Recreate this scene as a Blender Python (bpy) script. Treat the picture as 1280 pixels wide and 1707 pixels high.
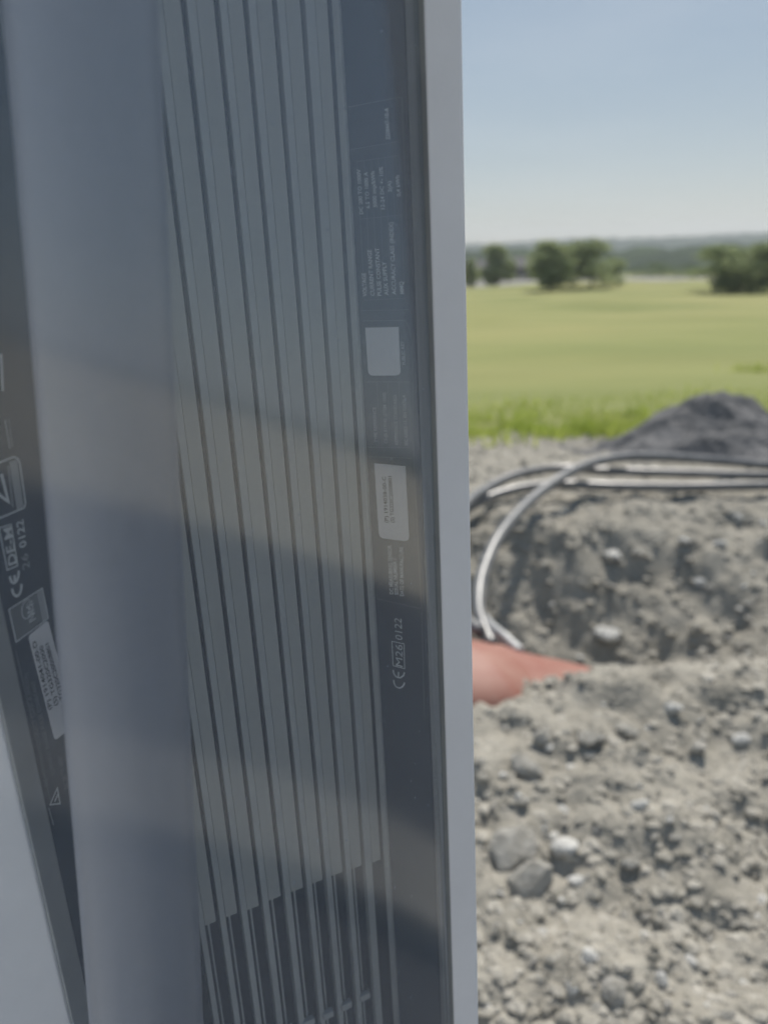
import bpy, bmesh, math, random
import numpy as np
from mathutils import Vector, Matrix

random.seed(7)
rng = np.random.default_rng(7)
scene = bpy.context.scene
for o in list(bpy.data.objects):
    bpy.data.objects.remove(o)
COL = scene.collection

# ------------------------------------------------------------------ camera
EYE = 1.45                       # eye height, metres
FPX = 1340.0                     # focal length in photo pixels (1280 x 1707)
PITCH, ROLL = math.radians(17.44), math.radians(1.0)
FW = np.array([0, math.cos(PITCH), -math.sin(PITCH)])
_rt = np.array([1.0, 0, 0])
_up = np.cross(_rt, FW)
RT = _rt * math.cos(ROLL) - _up * math.sin(ROLL)
UP = _rt * math.sin(ROLL) + _up * math.cos(ROLL)


def ray(x, y):
    return FW + RT * (x - 640) / FPX + UP * (853.5 - y) / FPX


def at(x, y, Y):
    """world point seen at photo position x, y that lies Y metres ahead"""
    d = ray(x, y)
    t = Y / d[1]
    return np.array([d[0] * t, Y, EYE + d[2] * t])


cam = bpy.data.cameras.new('camera')
cam.sensor_fit = 'AUTO'
cam.sensor_width = 36
cam.lens = 36 * FPX / 1707
cam.clip_start = 0.02
cam.clip_end = 12000
cam.dof.use_dof = True
cam.dof.focus_distance = 0.47
cam.dof.aperture_fstop = 5.2
cam_o = bpy.data.objects.new('camera', cam)
COL.objects.link(cam_o)
M = Matrix.Identity(4)
for i in range(3):
    M[i][0], M[i][1], M[i][2] = RT[i], UP[i], -FW[i]
M[2][3] = EYE
cam_o.matrix_world = M
scene.camera = cam_o

# ------------------------------------------------------------------ sky, sun, exposure
SUN_EL, SUN_AZ = math.radians(52), math.radians(23)      # azimuth to the right of straight ahead
world = bpy.data.worlds.new('World')
scene.world = world
world.use_nodes = True
wn, wl = world.node_tree.nodes, world.node_tree.links
wn.clear()
sky = wn.new('ShaderNodeTexSky')
sky.sky_type = 'NISHITA'
sky.sun_disc = False
sky.sun_elevation = SUN_EL
sky.sun_rotation = SUN_AZ
sky.altitude = 100
sky.air_density = 1.0
sky.dust_density = 0.4
sky.ozone_density = 1.0
bg = wn.new('ShaderNodeBackground')
bg.inputs[1].default_value = 0.1
wo = wn.new('ShaderNodeOutputWorld')
gm = wn.new('ShaderNodeGamma')
gm.inputs[1].default_value = 0.36           # hazy summer sky: flatter from zenith to horizon
hs = wn.new('ShaderNodeHueSaturation')
hs.inputs['Saturation'].default_value = 1.7
wl.new(sky.outputs[0], gm.inputs[0])
wl.new(gm.outputs[0], hs.inputs['Color'])
# faint cirrus over the whole sky
wtc = wn.new('ShaderNodeTexCoord'); wmp = wn.new('ShaderNodeMapping'); wmp.inputs['Scale'].default_value = (1.2, 1.2, 5.0); wmp.inputs['Rotation'].default_value = (0.15, 0.2, 0)
wno = wn.new('ShaderNodeTexNoise'); wno.inputs['Scale'].default_value = 2.2; wno.inputs['Detail'].default_value = 7
wmr = wn.new('ShaderNodeMapRange'); wmr.inputs['From Min'].default_value = 0.45; wmr.inputs['From Max'].default_value = 0.8; wmr.inputs['To Max'].default_value = 0.16
wmx = wn.new('ShaderNodeMix'); wmx.data_type = 'RGBA'; wmx.inputs[7].default_value = (2.9, 3.0, 3.1, 1)
wl.new(wtc.outputs['Generated'], wmp.inputs[0]); wl.new(wmp.outputs[0], wno.inputs['Vector']); wl.new(wno.outputs['Fac'], wmr.inputs['Value'])
wl.new(wmr.outputs[0], wmx.inputs[0]); wl.new(hs.outputs[0], wmx.inputs[6]); wl.new(wmx.outputs[2], bg.inputs[0])
wl.new(bg.outputs[0], wo.inputs[0])
sun = bpy.data.lights.new('sun', 'SUN')
sun.energy = 2.0
sun.angle = math.radians(0.53)
sun.color = (1.0, 0.95, 0.87)
sun_o = bpy.data.objects.new('sun', sun)
COL.objects.link(sun_o)
sdir = Vector((math.sin(SUN_AZ) * math.cos(SUN_EL), math.cos(SUN_AZ) * math.cos(SUN_EL), math.sin(SUN_EL)))
sun_o.rotation_euler = sdir.to_track_quat('Z', 'Y').to_euler()
sun_o.location = (3, 5, 12)
scene.view_settings.view_transform = 'Standard'
scene.view_settings.look = 'None'
scene.view_settings.gamma = 1
scene.view_settings.exposure = 1.4
scene.render.engine = 'CYCLES'
scene.cycles.use_denoising = True
scene.cycles.max_bounces = 4
scene.cycles.diffuse_bounces = 3
scene.cycles.glossy_bounces = 3
scene.cycles.use_adaptive_sampling = True
scene.cycles.adaptive_threshold = 0.02
scene.cycles.transparent_max_bounces = 16
scene.cycles.caustics_reflective = False
scene.cycles.caustics_refractive = False

# ------------------------------------------------------------------ helpers


def tag(o, label=None, cat=None, group=None, kind=None):
    if label: o['label'] = label
    if cat: o['category'] = cat
    if group: o['group'] = group
    if kind: o['kind'] = kind
    return o


def link(name, me, mat=None, parent=None, smooth=False):
    o = bpy.data.objects.new(name, me)
    COL.objects.link(o)
    if mat and not me.materials:
        me.materials.append(mat)
    if parent is not None:
        o.parent = parent
    if smooth:
        me.polygons.foreach_set('use_smooth', [True] * len(me.polygons))
    return o


def mesh(name, v, f):
    me = bpy.data.meshes.new(name)
    me.from_pydata([tuple(map(float, p)) for p in v], [], [tuple(map(int, q)) for q in f])
    me.update()
    return me


def empty(name, loc=(0, 0, 0)):
    o = bpy.data.objects.new(name, None)
    COL.objects.link(o)
    o.location = loc
    o.empty_display_size = 0.2
    return o


def mat(name, col, rough=0.6, metal=0.0, spec=0.5):
    m = bpy.data.materials.new(name)
    m.use_nodes = True
    b = m.node_tree.nodes['Principled BSDF']
    b.inputs['Base Color'].default_value = (*col, 1)
    b.inputs['Roughness'].default_value = rough
    b.inputs['Metallic'].default_value = metal
    b.inputs['Specular IOR Level'].default_value = spec
    return m


def noisy(m, c1, c2, scale, detail=6, bump=0.0, bdist=0.01, lo=0.35, hi=0.65, rough=None, bscale=None, coord='Object', stretch=(1, 1, 1)):
    """mix two own colours of a material by noise and add fine relief"""
    nt = m.node_tree
    n, l = nt.nodes, nt.links
    b = n['Principled BSDF']
    tc = n.new('ShaderNodeTexCoord')
    mp = n.new('ShaderNodeMapping')
    mp.inputs['Scale'].default_value = stretch
    l.new(tc.outputs[coord], mp.inputs[0])
    no = n.new('ShaderNodeTexNoise')
    no.inputs['Scale'].default_value = scale
    no.inputs['Detail'].default_value = detail
    no.inputs['Roughness'].default_value = 0.62
    l.new(mp.outputs[0], no.inputs['Vector'])
    cr = n.new('ShaderNodeValToRGB')
    cr.color_ramp.elements[0].position = lo
    cr.color_ramp.elements[0].color = (*c1, 1)
    cr.color_ramp.elements[1].position = hi
    cr.color_ramp.elements[1].color = (*c2, 1)
    l.new(no.outputs['Fac'], cr.inputs[0])
    l.new(cr.outputs[0], b.inputs['Base Color'])
    if bump:
        n2 = n.new('ShaderNodeTexNoise')
        n2.inputs['Scale'].default_value = bscale or scale * 3
        n2.inputs['Detail'].default_value = 5
        l.new(mp.outputs[0], n2.inputs['Vector'])
        bp = n.new('ShaderNodeBump')
        bp.inputs['Strength'].default_value = bump
        bp.inputs['Distance'].default_value = bdist
        l.new(n2.outputs['Fac'], bp.inputs['Height'])
        l.new(bp.outputs[0], b.inputs['Normal'])
    return m


def _hash(ix, iy, seed):
    h = (ix * 374761393 + iy * 668265263 + seed * 1442695041) & 0xFFFFFFFF
    h = ((h ^ (h >> 13)) * 1274126177) & 0xFFFFFFFF
    return ((h ^ (h >> 16)) & 0xFFFF) / 65535.0


def vnoise(x, y, seed=0):
    x = np.asarray(x, float); y = np.asarray(y, float)
    ix = np.floor(x).astype(np.int64); iy = np.floor(y).astype(np.int64)
    fx = x - ix; fy = y - iy
    fx = fx * fx * (3 - 2 * fx); fy = fy * fy * (3 - 2 * fy)
    a = _hash(ix, iy, seed); b = _hash(ix + 1, iy, seed)
    c = _hash(ix, iy + 1, seed); d = _hash(ix + 1, iy + 1, seed)
    return (a * (1 - fx) + b * fx) * (1 - fy) + (c * (1 - fx) + d * fx) * fy - 0.5


def fbm(x, y, oct=4, seed=0):
    s = 0; a = 1
    for k in range(oct):
        s = s + a * vnoise(x * 2 ** k + 17.3 * k, y * 2 ** k - 9.1 * k, seed + k)
        a *= 0.5
    return s


def sstep(a, b, x):
    t = np.clip((np.asarray(x, float) - a) / (b - a), 0, 1)
    return t * t * (3 - 2 * t)


# ------------------------------------------------------------------ terrain


def height(x, y, rough=True):
    """ground height: rubble by the pit, bank with the cables, field falling away"""
    x = np.asarray(x, float); y = np.asarray(y, float)
    Yc = 2.2 + 0.33 * np.clip(x, -1, 4)
    D = 0.40 * (1 - sstep(0.95, 2.3, x)) * sstep(-2.5, -0.6, x) + 0.05
    r = np.hypot(x, y)
    # walk along y through the profile
    k = [-1e4, 0, 1]
    z = np.zeros_like(x + y)
    a = sstep(0, 1, (y - Yc) / 0.5)                       # near edge into the pit
    bt = 3.75 + 0.16 * np.clip(x, -1, 4)
    b = sstep(0, 1, (y - (bt - 0.75)) / 0.95)             # pit floor up the far bank
    z = 0.05 * sstep(1.2, 2.3, y) - a * (D + 0.05) * (1 - b) + b * 0.05
    z = np.where(y < 0.9, z * sstep(0.2, 0.9, y), z)
    # fall of the land beyond the works
    e = np.maximum(y, 0)
    fall = np.interp(e, [0, 4.9, 6, 8.5, 18.3, 60, 170, 400, 9000], [0, 0, -0.15, -0.43, -0.93, -2.4, -5.0, -7.5, -55])
    z = z + fall
    # dark heap is its own mesh; a low swell of the field ahead
    z = z + 1.6 * np.exp(-(((x - 46) / 24) ** 2 + ((y - 150) / 34) ** 2)) * (y > 20)
    z = z + 0.25 * np.exp(-(((x - 12) / 9) ** 2 + ((y - 38) / 8) ** 2))
    z = z + fbm(x / 22, y / 12, 3, 5) * 0.9 * sstep(14, 60, r) + 0.28 * fbm(x / 6, y / 4, 2, 6) * sstep(9, 20, r)
    # rise of the land to the right, behind the photographer
    z = z + 2.0 * sstep(30, 200, x) * (y < 0)
    side = sstep(0.66, 0.84, x / np.maximum(y, 0.3)) * (1 - sstep(4.5, 6, y))
    z = np.where(y > -0.5, z * (1 - side) , z)
    if rough:
        w = (1 - side) * sstep(0.9, 1.3, y) * (1 - sstep(8, 11, y)) * (1 - sstep(6, 9, np.abs(x)))
        c = fbm(x / 0.34, y / 0.34, 4, 11)
        rd = np.abs(fbm(x / 0.16 + 4, y / 0.16, 3, 23))
        w = w * (1 - 0.55 * sstep(3.9, 4.4, y))
        z = z + w * (0.15 * c * (0.7 + 0.3 * sstep(1.2, 3, y)) + 0.05 * fbm(x / 0.13, y / 0.13, 3, 37) + 0.03 * (0.4 - rd) + 0.014 * fbm(x / 0.05, y / 0.05, 2, 31))
    return z


def lines(segs):
    out = [segs[0][0]]
    for a, b, n, g in segs:
        t = np.linspace(0, 1, n + 1)[1:]
        if g != 1:
            t = (g ** t - 1) / (g - 1)
        out += list(a + (b - a) * t)
    return np.array(out)


gx = lines([(-2950, -300, 12, 0.1), (-300, -12, 24, 0.05), (-12, -1.8, 24, 0.2), (-1.8, -0.3, 60, 0.6), (-0.3, 3.2, 200, 1), (3.2, 12, 60, 6), (12, 120, 40, 6), (120, 2950, 20, 30)])
gy = lines([(-2950, -300, 10, 0.1), (-300, -10, 20, 0.06), (-10, 0.8, 20, 0.2), (0.8, 4.6, 220, 1.6), (4.6, 14, 110, 2.5), (14, 220, 80, 8), (220, 2950, 24, 30)])
X, Y = np.meshgrid(gx, gy)
Z = height(X, Y)
nx, ny = len(gx), len(gy)
cx = 0.25 * (X[1:, 1:] + X[:-1, :-1] + X[1:, :-1] + X[:-1, 1:])
cy = 0.25 * (Y[1:, 1:] + Y[:-1, :-1] + Y[1:, :-1] + Y[:-1, 1:])
edge = 8.3 + 1.8 * fbm(cx / 1.6, cy / 1.6, 3, 41) - 0.25 * np.clip(cx - 1.5, -3, 3)
is_field = (cy > edge) | (np.abs(cx) > 8.6) | (cy < -12)


def grid_part(sel):
    jj, ii = np.nonzero(sel)
    q = np.stack([jj * nx + ii, jj * nx + ii + 1, (jj + 1) * nx + ii + 1, (jj + 1) * nx + ii], 1)
    u, inv = np.unique(q, return_inverse=True)
    co = np.stack([X.ravel()[u], Y.ravel()[u], Z.ravel()[u]], 1)
    return mesh('sheet', co, inv.reshape(-1, 4))


m_soil = mat('soil', (0.22, 0.21, 0.18), 0.95, spec=0.2)
noisy(m_soil, (0.235, 0.22, 0.186), (0.355, 0.334, 0.288), 5.5, 6, 0.8, 0.014, 0.3, 0.7, bscale=45)
m_field = mat('grass_ground', (0.1, 0.13, 0.03), 0.9, spec=0.1)
noisy(m_field, (0.165, 0.188, 0.065), (0.235, 0.25, 0.095), 0.35, 8, 0.6, 0.05, 0.3, 0.7, bscale=9, stretch=(0.25, 1, 1))
_n, _l = m_field.node_tree.nodes, m_field.node_tree.links
_b = _n['Principled BSDF']; _src = _b.inputs['Base Color'].links[0].from_socket
_tc = _n.new('ShaderNodeTexCoord'); _mp = _n.new('ShaderNodeMapping'); _mp.inputs['Scale'].default_value = (0.045, 0.12, 1)
_no = _n.new('ShaderNodeTexNoise'); _no.inputs['Scale'].default_value = 1; _no.inputs['Detail'].default_value = 6
_l.new(_tc.outputs['Object'], _mp.inputs[0]); _l.new(_mp.outputs[0], _no.inputs['Vector'])
_mr = _n.new('ShaderNodeMapRange'); _mr.inputs['From Min'].default_value = 0.38; _mr.inputs['From Max'].default_value = 0.64; _mr.inputs['To Max'].default_value = 0.9
_l.new(_no.outputs['Fac'], _mr.inputs['Value'])
_mx = _n.new('ShaderNodeMix'); _mx.data_type = 'RGBA'; _mx.inputs[7].default_value = (0.30, 0.285, 0.12, 1)
_l.new(_mr.outputs[0], _mx.inputs[0]); _l.new(_src, _mx.inputs[6]); _l.new(_mx.outputs[2], _b.inputs['Base Color'])
ground = tag(link('gravel_ground', grid_part(~is_field), m_soil, smooth=True), kind='structure')
field = tag(link('grass_field', grid_part(is_field), m_field, smooth=True), kind='structure')

# parking bays behind the photographer's right shoulder
m_asph = mat('asphalt', (0.05, 0.05, 0.052), 0.9, spec=0.2)
noisy(m_asph, (0.035, 0.035, 0.037), (0.065, 0.065, 0.066), 14, 6, 0.4, 0.004, bscale=220)
m_bounce = mat('bounce_pale', (0.4, 0.38, 0.34), 0.9, spec=0.2)  # pale tone for the added bounce surface


m_pave = mat('grey_paving', (0.2, 0.19, 0.17), 0.9, spec=0.2)
noisy(m_pave, (0.17, 0.162, 0.145), (0.24, 0.228, 0.205), 9, 6, 0.4, 0.004, bscale=120)
noisy(m_bounce, (0.48, 0.475, 0.46), (0.57, 0.56, 0.545), 9, 6, 0.4, 0.004, bscale=120)


def slab(name, x0, x1, y0, y1, z0, z1, m, kind='structure'):
    v = [(x0, y0, z0), (x1, y0, z0), (x1, y1, z0), (x0, y1, z0), (x0, y0, z1), (x1, y0, z1), (x1, y1, z1), (x0, y1, z1)]
    f = [(3, 2, 1, 0), (4, 5, 6, 7), (0, 1, 5, 4), (1, 2, 6, 5), (2, 3, 7, 6), (3, 0, 4, 7)]
    return tag(link(name, mesh(name, v, f), m), kind=kind)


_az = math.radians(76)
_pu, _qu = np.array([math.sin(_az), math.cos(_az)]), np.array([-math.cos(_az), math.sin(_az)])


def bay(name, p0, p1, q00, q01, q10, q11, z0, z1, m):
    """paved strip on the photographer's right; its edges are laid to reflect as bands in the pane"""
    c = [_pu * p0 + _qu * q00, _pu * p1 + _qu * q10, _pu * p1 + _qu * q11, _pu * p0 + _qu * q01]
    v = [(x, y, z0) for x, y in c] + [(x, y, z1) for x, y in c]
    f = [(3, 2, 1, 0), (4, 5, 6, 7), (0, 1, 5, 4), (1, 2, 6, 5), (2, 3, 7, 6), (3, 0, 4, 7)]
    return tag(link(name, mesh(name, v, f), m), kind='structure')


slab('bounce_slab', -7, 0.3, -8, 0.2, -0.06, 0.008, m_bounce)  # unseen pale slab added behind the camera to bounce light onto the cabinet
bay('asphalt_bay', 0.45, 1.85, -5, 0.35, -5, 0.9, -0.05, 0.012, m_asph)
bay('pavement', 1.85, 2.4, -5, 1.0, -5, 1.25, -0.05, 0.11, m_pave)
bay('asphalt_road', 2.4, 7.8, -9, 1.3, -9, 2.6, -0.05, 0.016, m_asph)

m_tan = mat('reflection_tan', (0.4, 0.36, 0.28), 0.95, spec=0.1)  # pale tan of the ground added for the pane's reflection
noisy(m_tan, (0.38, 0.345, 0.27), (0.50, 0.455, 0.36), 0.8, 7, 0.5, 0.02, bscale=20)
lp = 7.8 * (320 / 7.8) ** np.linspace(0, 1, 40)
lq = np.linspace(-0.8, 0.62, 40)
LP, LQ = np.meshgrid(lp, lq)
SX, SY = LP * _pu[0] + LP * LQ * _qu[0], LP * _pu[1] + LP * LQ * _qu[1]
sf = [(j * 40 + i, j * 40 + i + 1, (j + 1) * 40 + i + 1, (j + 1) * 40 + i) for j in range(39) for i in range(39)]
tag(link('added_tan_sheet', mesh('tan_sheet', np.stack([SX.ravel(), SY.ravel(), height(SX, SY).ravel() + 0.03 + 0.004 * LP.ravel()], 1), sf), m_tan, smooth=True), kind='structure')  # unseen ground sheet added to show as a tan band in the pane

# ------------------------------------------------------------------ charging station
_d = ray(850, 4900)
CU = -_d / np.linalg.norm(_d)
CF = np.array([0, 1.0, 0]) - CU * CU[1]
CF /= np.linalg.norm(CF)
CR = np.cross(CF, CU)
ch = empty('charging_station')
Mc = Matrix.Identity(4)
base = np.array([0, 0, EYE]) - CU * EYE
for i in range(3):
    Mc[i][0], Mc[i][1], Mc[i][2], Mc[i][3] = CR[i], CF[i], CU[i], base[i]
ch.matrix_world = Mc
tag(ch, 'white framed charging cabinet with grey louvres and black label strips behind a clear pane', 'charger')


def lray(x, y):
    d = ray(x, y)
    return np.array([d @ CR, d @ CF, d @ CU])


def tanaz(x, y=850):
    d = lray(x, y)
    return d[0] / d[1]


class Wall:
    """an upright plane of the cabinet: point + direction (seen from above), normal towards the viewer"""

    def __init__(s, p, d):
        s.p = np.array(p, float); s.d = np.array(d, float) / np.hypot(*d)
        n = np.array([-s.d[1], s.d[0]])
        if n @ s.p > 0: n = -n
        s.n = n

    def s_at(s, t):                      # distance along the wall where azimuth tangent is t
        return (t * s.p[1] - s.p[0]) / (s.d[0] - t * s.d[1])

    def foot(s, t, off=0):
        return s.p + s.d * s.s_at(t) + s.n * off

    def px(s, x, y):                     # photo position -> (along, height)
        d = lray(x, y)
        q = (s.n @ s.p) / (s.n @ d[:2])
        pt = d * q
        return np.array([(pt[:2] - s.p) @ s.d, pt[2] + EYE])

    def pt(s, a, h, off=0.0):
        q = s.p + s.d * a + s.n * off
        return (q[0], q[1], h)


TOP, BOT = 2.0, 0.02


def prism(name, foot, z0, z1, m, parent=ch, bevel=0.0, seg=2):
    """upright solid over a footprint polygon"""
    bm = bmesh.new()
    lo = [bm.verts.new((p[0], p[1], z0)) for p in foot]
    hi = [bm.verts.new((p[0], p[1], z1)) for p in foot]
    n = len(foot)
    bm.faces.new(lo[::-1]); bm.faces.new(hi)
    for i in range(n):
        bm.faces.new((lo[i], lo[(i + 1) % n], hi[(i + 1) % n], hi[i]))
    bmesh.ops.recalc_face_normals(bm, faces=bm.faces)
    if bevel:
        bmesh.ops.bevel(bm, geom=list(bm.edges), offset=bevel, segments=seg, affect='EDGES', profile=0.5)
    me = bpy.data.meshes.new(name)
    bm.to_mesh(me); bm.free()
    return link(name, me, m, parent)


m_white = mat('white_powder_coat', (0.78, 0.78, 0.80), 0.5)
noisy(m_white, (0.82, 0.80, 0.825), (0.88, 0.86, 0.885), 9, 8, 0.08, 0.0008, bscale=700)
m_seal = mat('grey_seal', (0.16, 0.165, 0.165), 0.55)
noisy(m_seal, (0.27, 0.275, 0.28), (0.33, 0.335, 0.33), 20, 4, 0.1, 0.0004, bscale=600)
m_black = mat('black_film', (0.012, 0.014, 0.018), 0.35)
noisy(m_black, (0.009, 0.022, 0.040), (0.018, 0.034, 0.056), 30, 6)
m_dark = mat('dark_cavity', (0.012, 0.024, 0.040), 0.7)
m_slat = mat('grey_louvre', (0.23, 0.24, 0.24), 0.5)
noisy(m_slat, (0.44, 0.44, 0.425), (0.50, 0.50, 0.48), 14, 6, 0.06, 0.0005, bscale=500, stretch=(1, 1, 0.15))
m_bar = mat('grey_rail', (0.25, 0.26, 0.26), 0.45)
noisy(m_bar, (0.46, 0.47, 0.475), (0.53, 0.54, 0.535), 25, 5)
m_post = mat('satin_grey_tube', (0.2, 0.205, 0.22), 0.32)
noisy(m_post, (0.275, 0.28, 0.325), (0.315, 0.32, 0.365), 4, 4, stretch=(1, 1, 0.2))
m_print = mat('grey_print', (0.86, 0.87, 0.88), 0.7)
m_faint = mat('faint_print', (0.42, 0.43, 0.44), 0.7)
m_line = mat('thin_line_print', (0.17, 0.18, 0.19), 0.7)
m_paper = mat('sticker_paper', (0.74, 0.72, 0.74), 0.6)
noisy(m_paper, (0.82, 0.80, 0.83), (0.87, 0.85, 0.88), 40, 4)
m_ink = mat('black_ink', (0.03, 0.03, 0.035), 0.7)

RW = Wall((0.0025, 0.46), (-0.824, 0.567))               # right label wall, running into the recess
LW = Wall((-0.158, 0.36), (0.483, 0.875))                # left label wall
t_stripeL, t_stripeR = tanaz(607), tanaz(617)
t_plateR, t_sealR, t_frameR = tanaz(703), tanaz(733), tanaz(783)
B = RW.foot(t_stripeR)
FWL = Wall(RW.foot(t_stripeL) + np.array([-0.001, 0.001]), (-0.894, -0.448))   # louvre plane, running left

# right side: label plate, seal, frame
p0, p1 = RW.foot(t_stripeR), RW.foot(t_plateR)
plateR = prism('label_plate', [p0, p1, p1 - RW.n * 0.004, p0 - RW.n * 0.004], 0.25, TOP - 0.06, m_black)
p1b = RW.foot(t_plateR, 0.0); s1 = RW.foot(tanaz(706), 0.001); s2 = RW.foot(tanaz(732.5), 0.001)
prism('seal_strip', [s1, s2, s2 - RW.n * 0.008, s1 - RW.n * 0.008], 0.05, TOP - 0.01, m_seal, bevel=0.0006)
f0 = RW.foot(tanaz(732), 0.0012)
Wf = Wall(f0, (0.98, 0.17))
f1 = Wf.foot(t_frameR)
prism('side_frame', [f0 - Wf.n * -0.0005, f1, f1 + np.array([0.006, 0.30]), f0 + np.array([0.012, 0.30])], BOT, TOP, m_white, bevel=0.0015, seg=3)
# trim between label wall and louvres
q0, q1 = RW.foot(t_stripeL, 0.001), RW.foot(t_stripeR, 0.001)
q0, q1 = RW.p + RW.d * (RW.s_at(t_stripeL)) + RW.n * 0.002, RW.p + RW.d * (RW.s_at(t_stripeR) + 0.0004) + RW.n * 0.002
prism('edge_trim', [q0, q1, q1 - RW.n * 0.008, q0 - RW.n * 0.008], BOT + 0.03, TOP - 0.02, m_bar, bevel=0.0005)
# carcass behind everything
prism('back_panel', [FWL.foot(tanaz(622), -0.016), FWL.foot(-0.62, -0.016), FWL.foot(-0.62, -0.02), FWL.foot(tanaz(622), -0.02)], BOT + 0.01, TOP - 0.01, m_dark)
prism('cabinet_body', [FWL.foot(tanaz(622), -0.03), FWL.foot(-0.62, -0.03), (-0.26, 0.74), (0.035, 0.74)], BOT, TOP, m_white, bevel=0.004)

# louvres: slat, rail and rod of every pitch
gap1100 = [301, 343, 385, 428, 471, 508, 546, 582, 617]
bot1 = {0: 1542, 1: 1528, 2: 1516, 3: 1500, 4: 1486, 5: 1472, 6: 1459, 7: 1448, 8: 1438, 9: 1438}
edges = [175, 218, 260] + gap1100
for i in range(len(edges) - 1):
    a, b = edges[i], edges[i + 1]
    w = b - a
    sA, sB = FWL.s_at(tanaz(a + 0.09 * w, 1100)), FWL.s_at(tanaz(b - 0.09 * w, 1100))
    sM = FWL.s_at(tanaz(a + 0.36 * w, 1100))
    if i == len(edges) - 2:
        sM = FWL.s_at(tanaz(a + 0.45 * w, 1100))

    def fp(s0, s1, o0, o1):
        return [FWL.p + FWL.d * s0 + FWL.n * o0, FWL.p + FWL.d * s1 + FWL.n * o0, FWL.p + FWL.d * s1 + FWL.n * o1, FWL.p + FWL.d * s0 + FWL.n * o1]
    k = max(0, min(9, i - 2))
    mid = 0.5 * (a + b)
    zend = FWL.px(mid + (850 - mid) * (bot1[k] - 1100) / 3800, bot1[k])[1]
    prism('louvre_rail', fp(sA, sM, 0.0002, -0.006), BOT + 0.02, TOP - 0.02, m_bar, bevel=0.0004)
    g = 0.0002 * (1 if sB > sM else -1)
    prism('louvre_slat', fp(sM + g, sB, 0.0, -0.0015), zend, TOP - 0.02, m_slat, bevel=0.0003)
    sR0 = sM + (sB - sM) * 0.30
    sR1 = sM + (sB - sM) * 0.46
    if i < len(edges) - 2:
        prism('louvre_rod', fp(sR0, sR1, -0.003, -0.0048), BOT + 0.02, zend + 0.03, m_bar, bevel=0.0003)
        yc = {4: 1703, 5: 1690, 6: 1675, 7: 1660}.get(k, 1703 + (4 - k) * 15)
        zc = FWL.px(mid + (850 - mid) * (yc - 1100) / 3800, yc)[1]
        prism('rod_clip', fp(sM - (sB - sM) * 0.2, sM + (sB - sM) * 0.8, 0.0022, -0.002), zc - 0.0028, zc + 0.0028, m_bar, bevel=0.0005)

# left side: frame, seal, label plate
tl_w, tl_g = tanaz(0, 1182), tanaz(21, 1100)
a0, a1 = LW.foot(tl_w, 0.0018), LW.foot(tl_g, 0.0018)
prism('seal_strip', [a0, a1, a1 - LW.n * 0.008, a0 - LW.n * 0.008], 0.05, TOP - 0.01, m_seal, bevel=0.0006)
c0, c1 = LW.foot(tl_g), LW.foot(-0.40)
plateL = prism('label_plate', [c0, c1, c1 - LW.n * 0.004, c0 - LW.n * 0.004], 0.25, TOP - 0.06, m_black)
e0 = LW.foot(tl_w) + np.array([0.0, -0.0006])
e1 = e0 + np.array([-0.075, -0.012])
prism('side_frame', [e0, e1, e1 + np.array([-0.02, 0.35]), e0 + np.array([-0.02, 0.10])], BOT, TOP, m_white, bevel=0.0015, seg=3)

# tube in front of the recess
P0, P1 = lray(137, 0) * 0.284, lray(247, 1707) * 0.391
ax = P1 - P0
A0, A1 = P0 - ax * 0.45, P1 + ax * 1.15
A0[2] += EYE; A1[2] += EYE
axis = Vector(A1 - A0)
bm = bmesh.new()
N = 48
u = axis.normalized().orthogonal().normalized(); w = axis.normalized().cross(u)
rings = []
for k in range(9):
    c = Vector(A0) + axis * (k / 8)
    rings.append([bm.verts.new(c + (u * math.cos(2 * math.pi * j / N) + w * math.sin(2 * math.pi * j / N)) * 0.0262) for j in range(N)])
for k in range(8):
    for j in range(N):
        bm.faces.new((rings[k][j], rings[k][(j + 1) % N], rings[k + 1][(j + 1) % N], rings[k + 1][j]))
bm.faces.new(rings[0]); bm.faces.new(rings[-1][::-1])
bmesh.ops.recalc_face_normals(bm, faces=bm.faces)
me = bpy.data.meshes.new('tube'); bm.to_mesh(me); bm.free()
link('tube', me, m_post, ch, smooth=True)

# clear pane
m_pane = bpy.data.materials.new('clear_plastic')
m_pane.use_nodes = True
nt = m_pane.node_tree
n, l = nt.nodes, nt.links
n.clear()
out = n.new('ShaderNodeOutputMaterial')
tr = n.new('ShaderNodeBsdfTransparent'); tr.inputs[0].default_value = (0.95, 0.96, 0.965, 1)
gl = n.new('ShaderNodeBsdfGlossy'); gl.inputs['Roughness'].default_value = 0.1
df = n.new('ShaderNodeBsdfDiffuse'); df.inputs[0].default_value = (0.58, 0.66, 0.80, 1)  # dust film, tinted blue to stand in for the reflected sky veil
geo = n.new('ShaderNodeNewGeometry')
tc = n.new('ShaderNodeTexCoord')
sep = n.new('ShaderNodeSeparateXYZ'); l.new(tc.outputs['Object'], sep.inputs[0])
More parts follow.
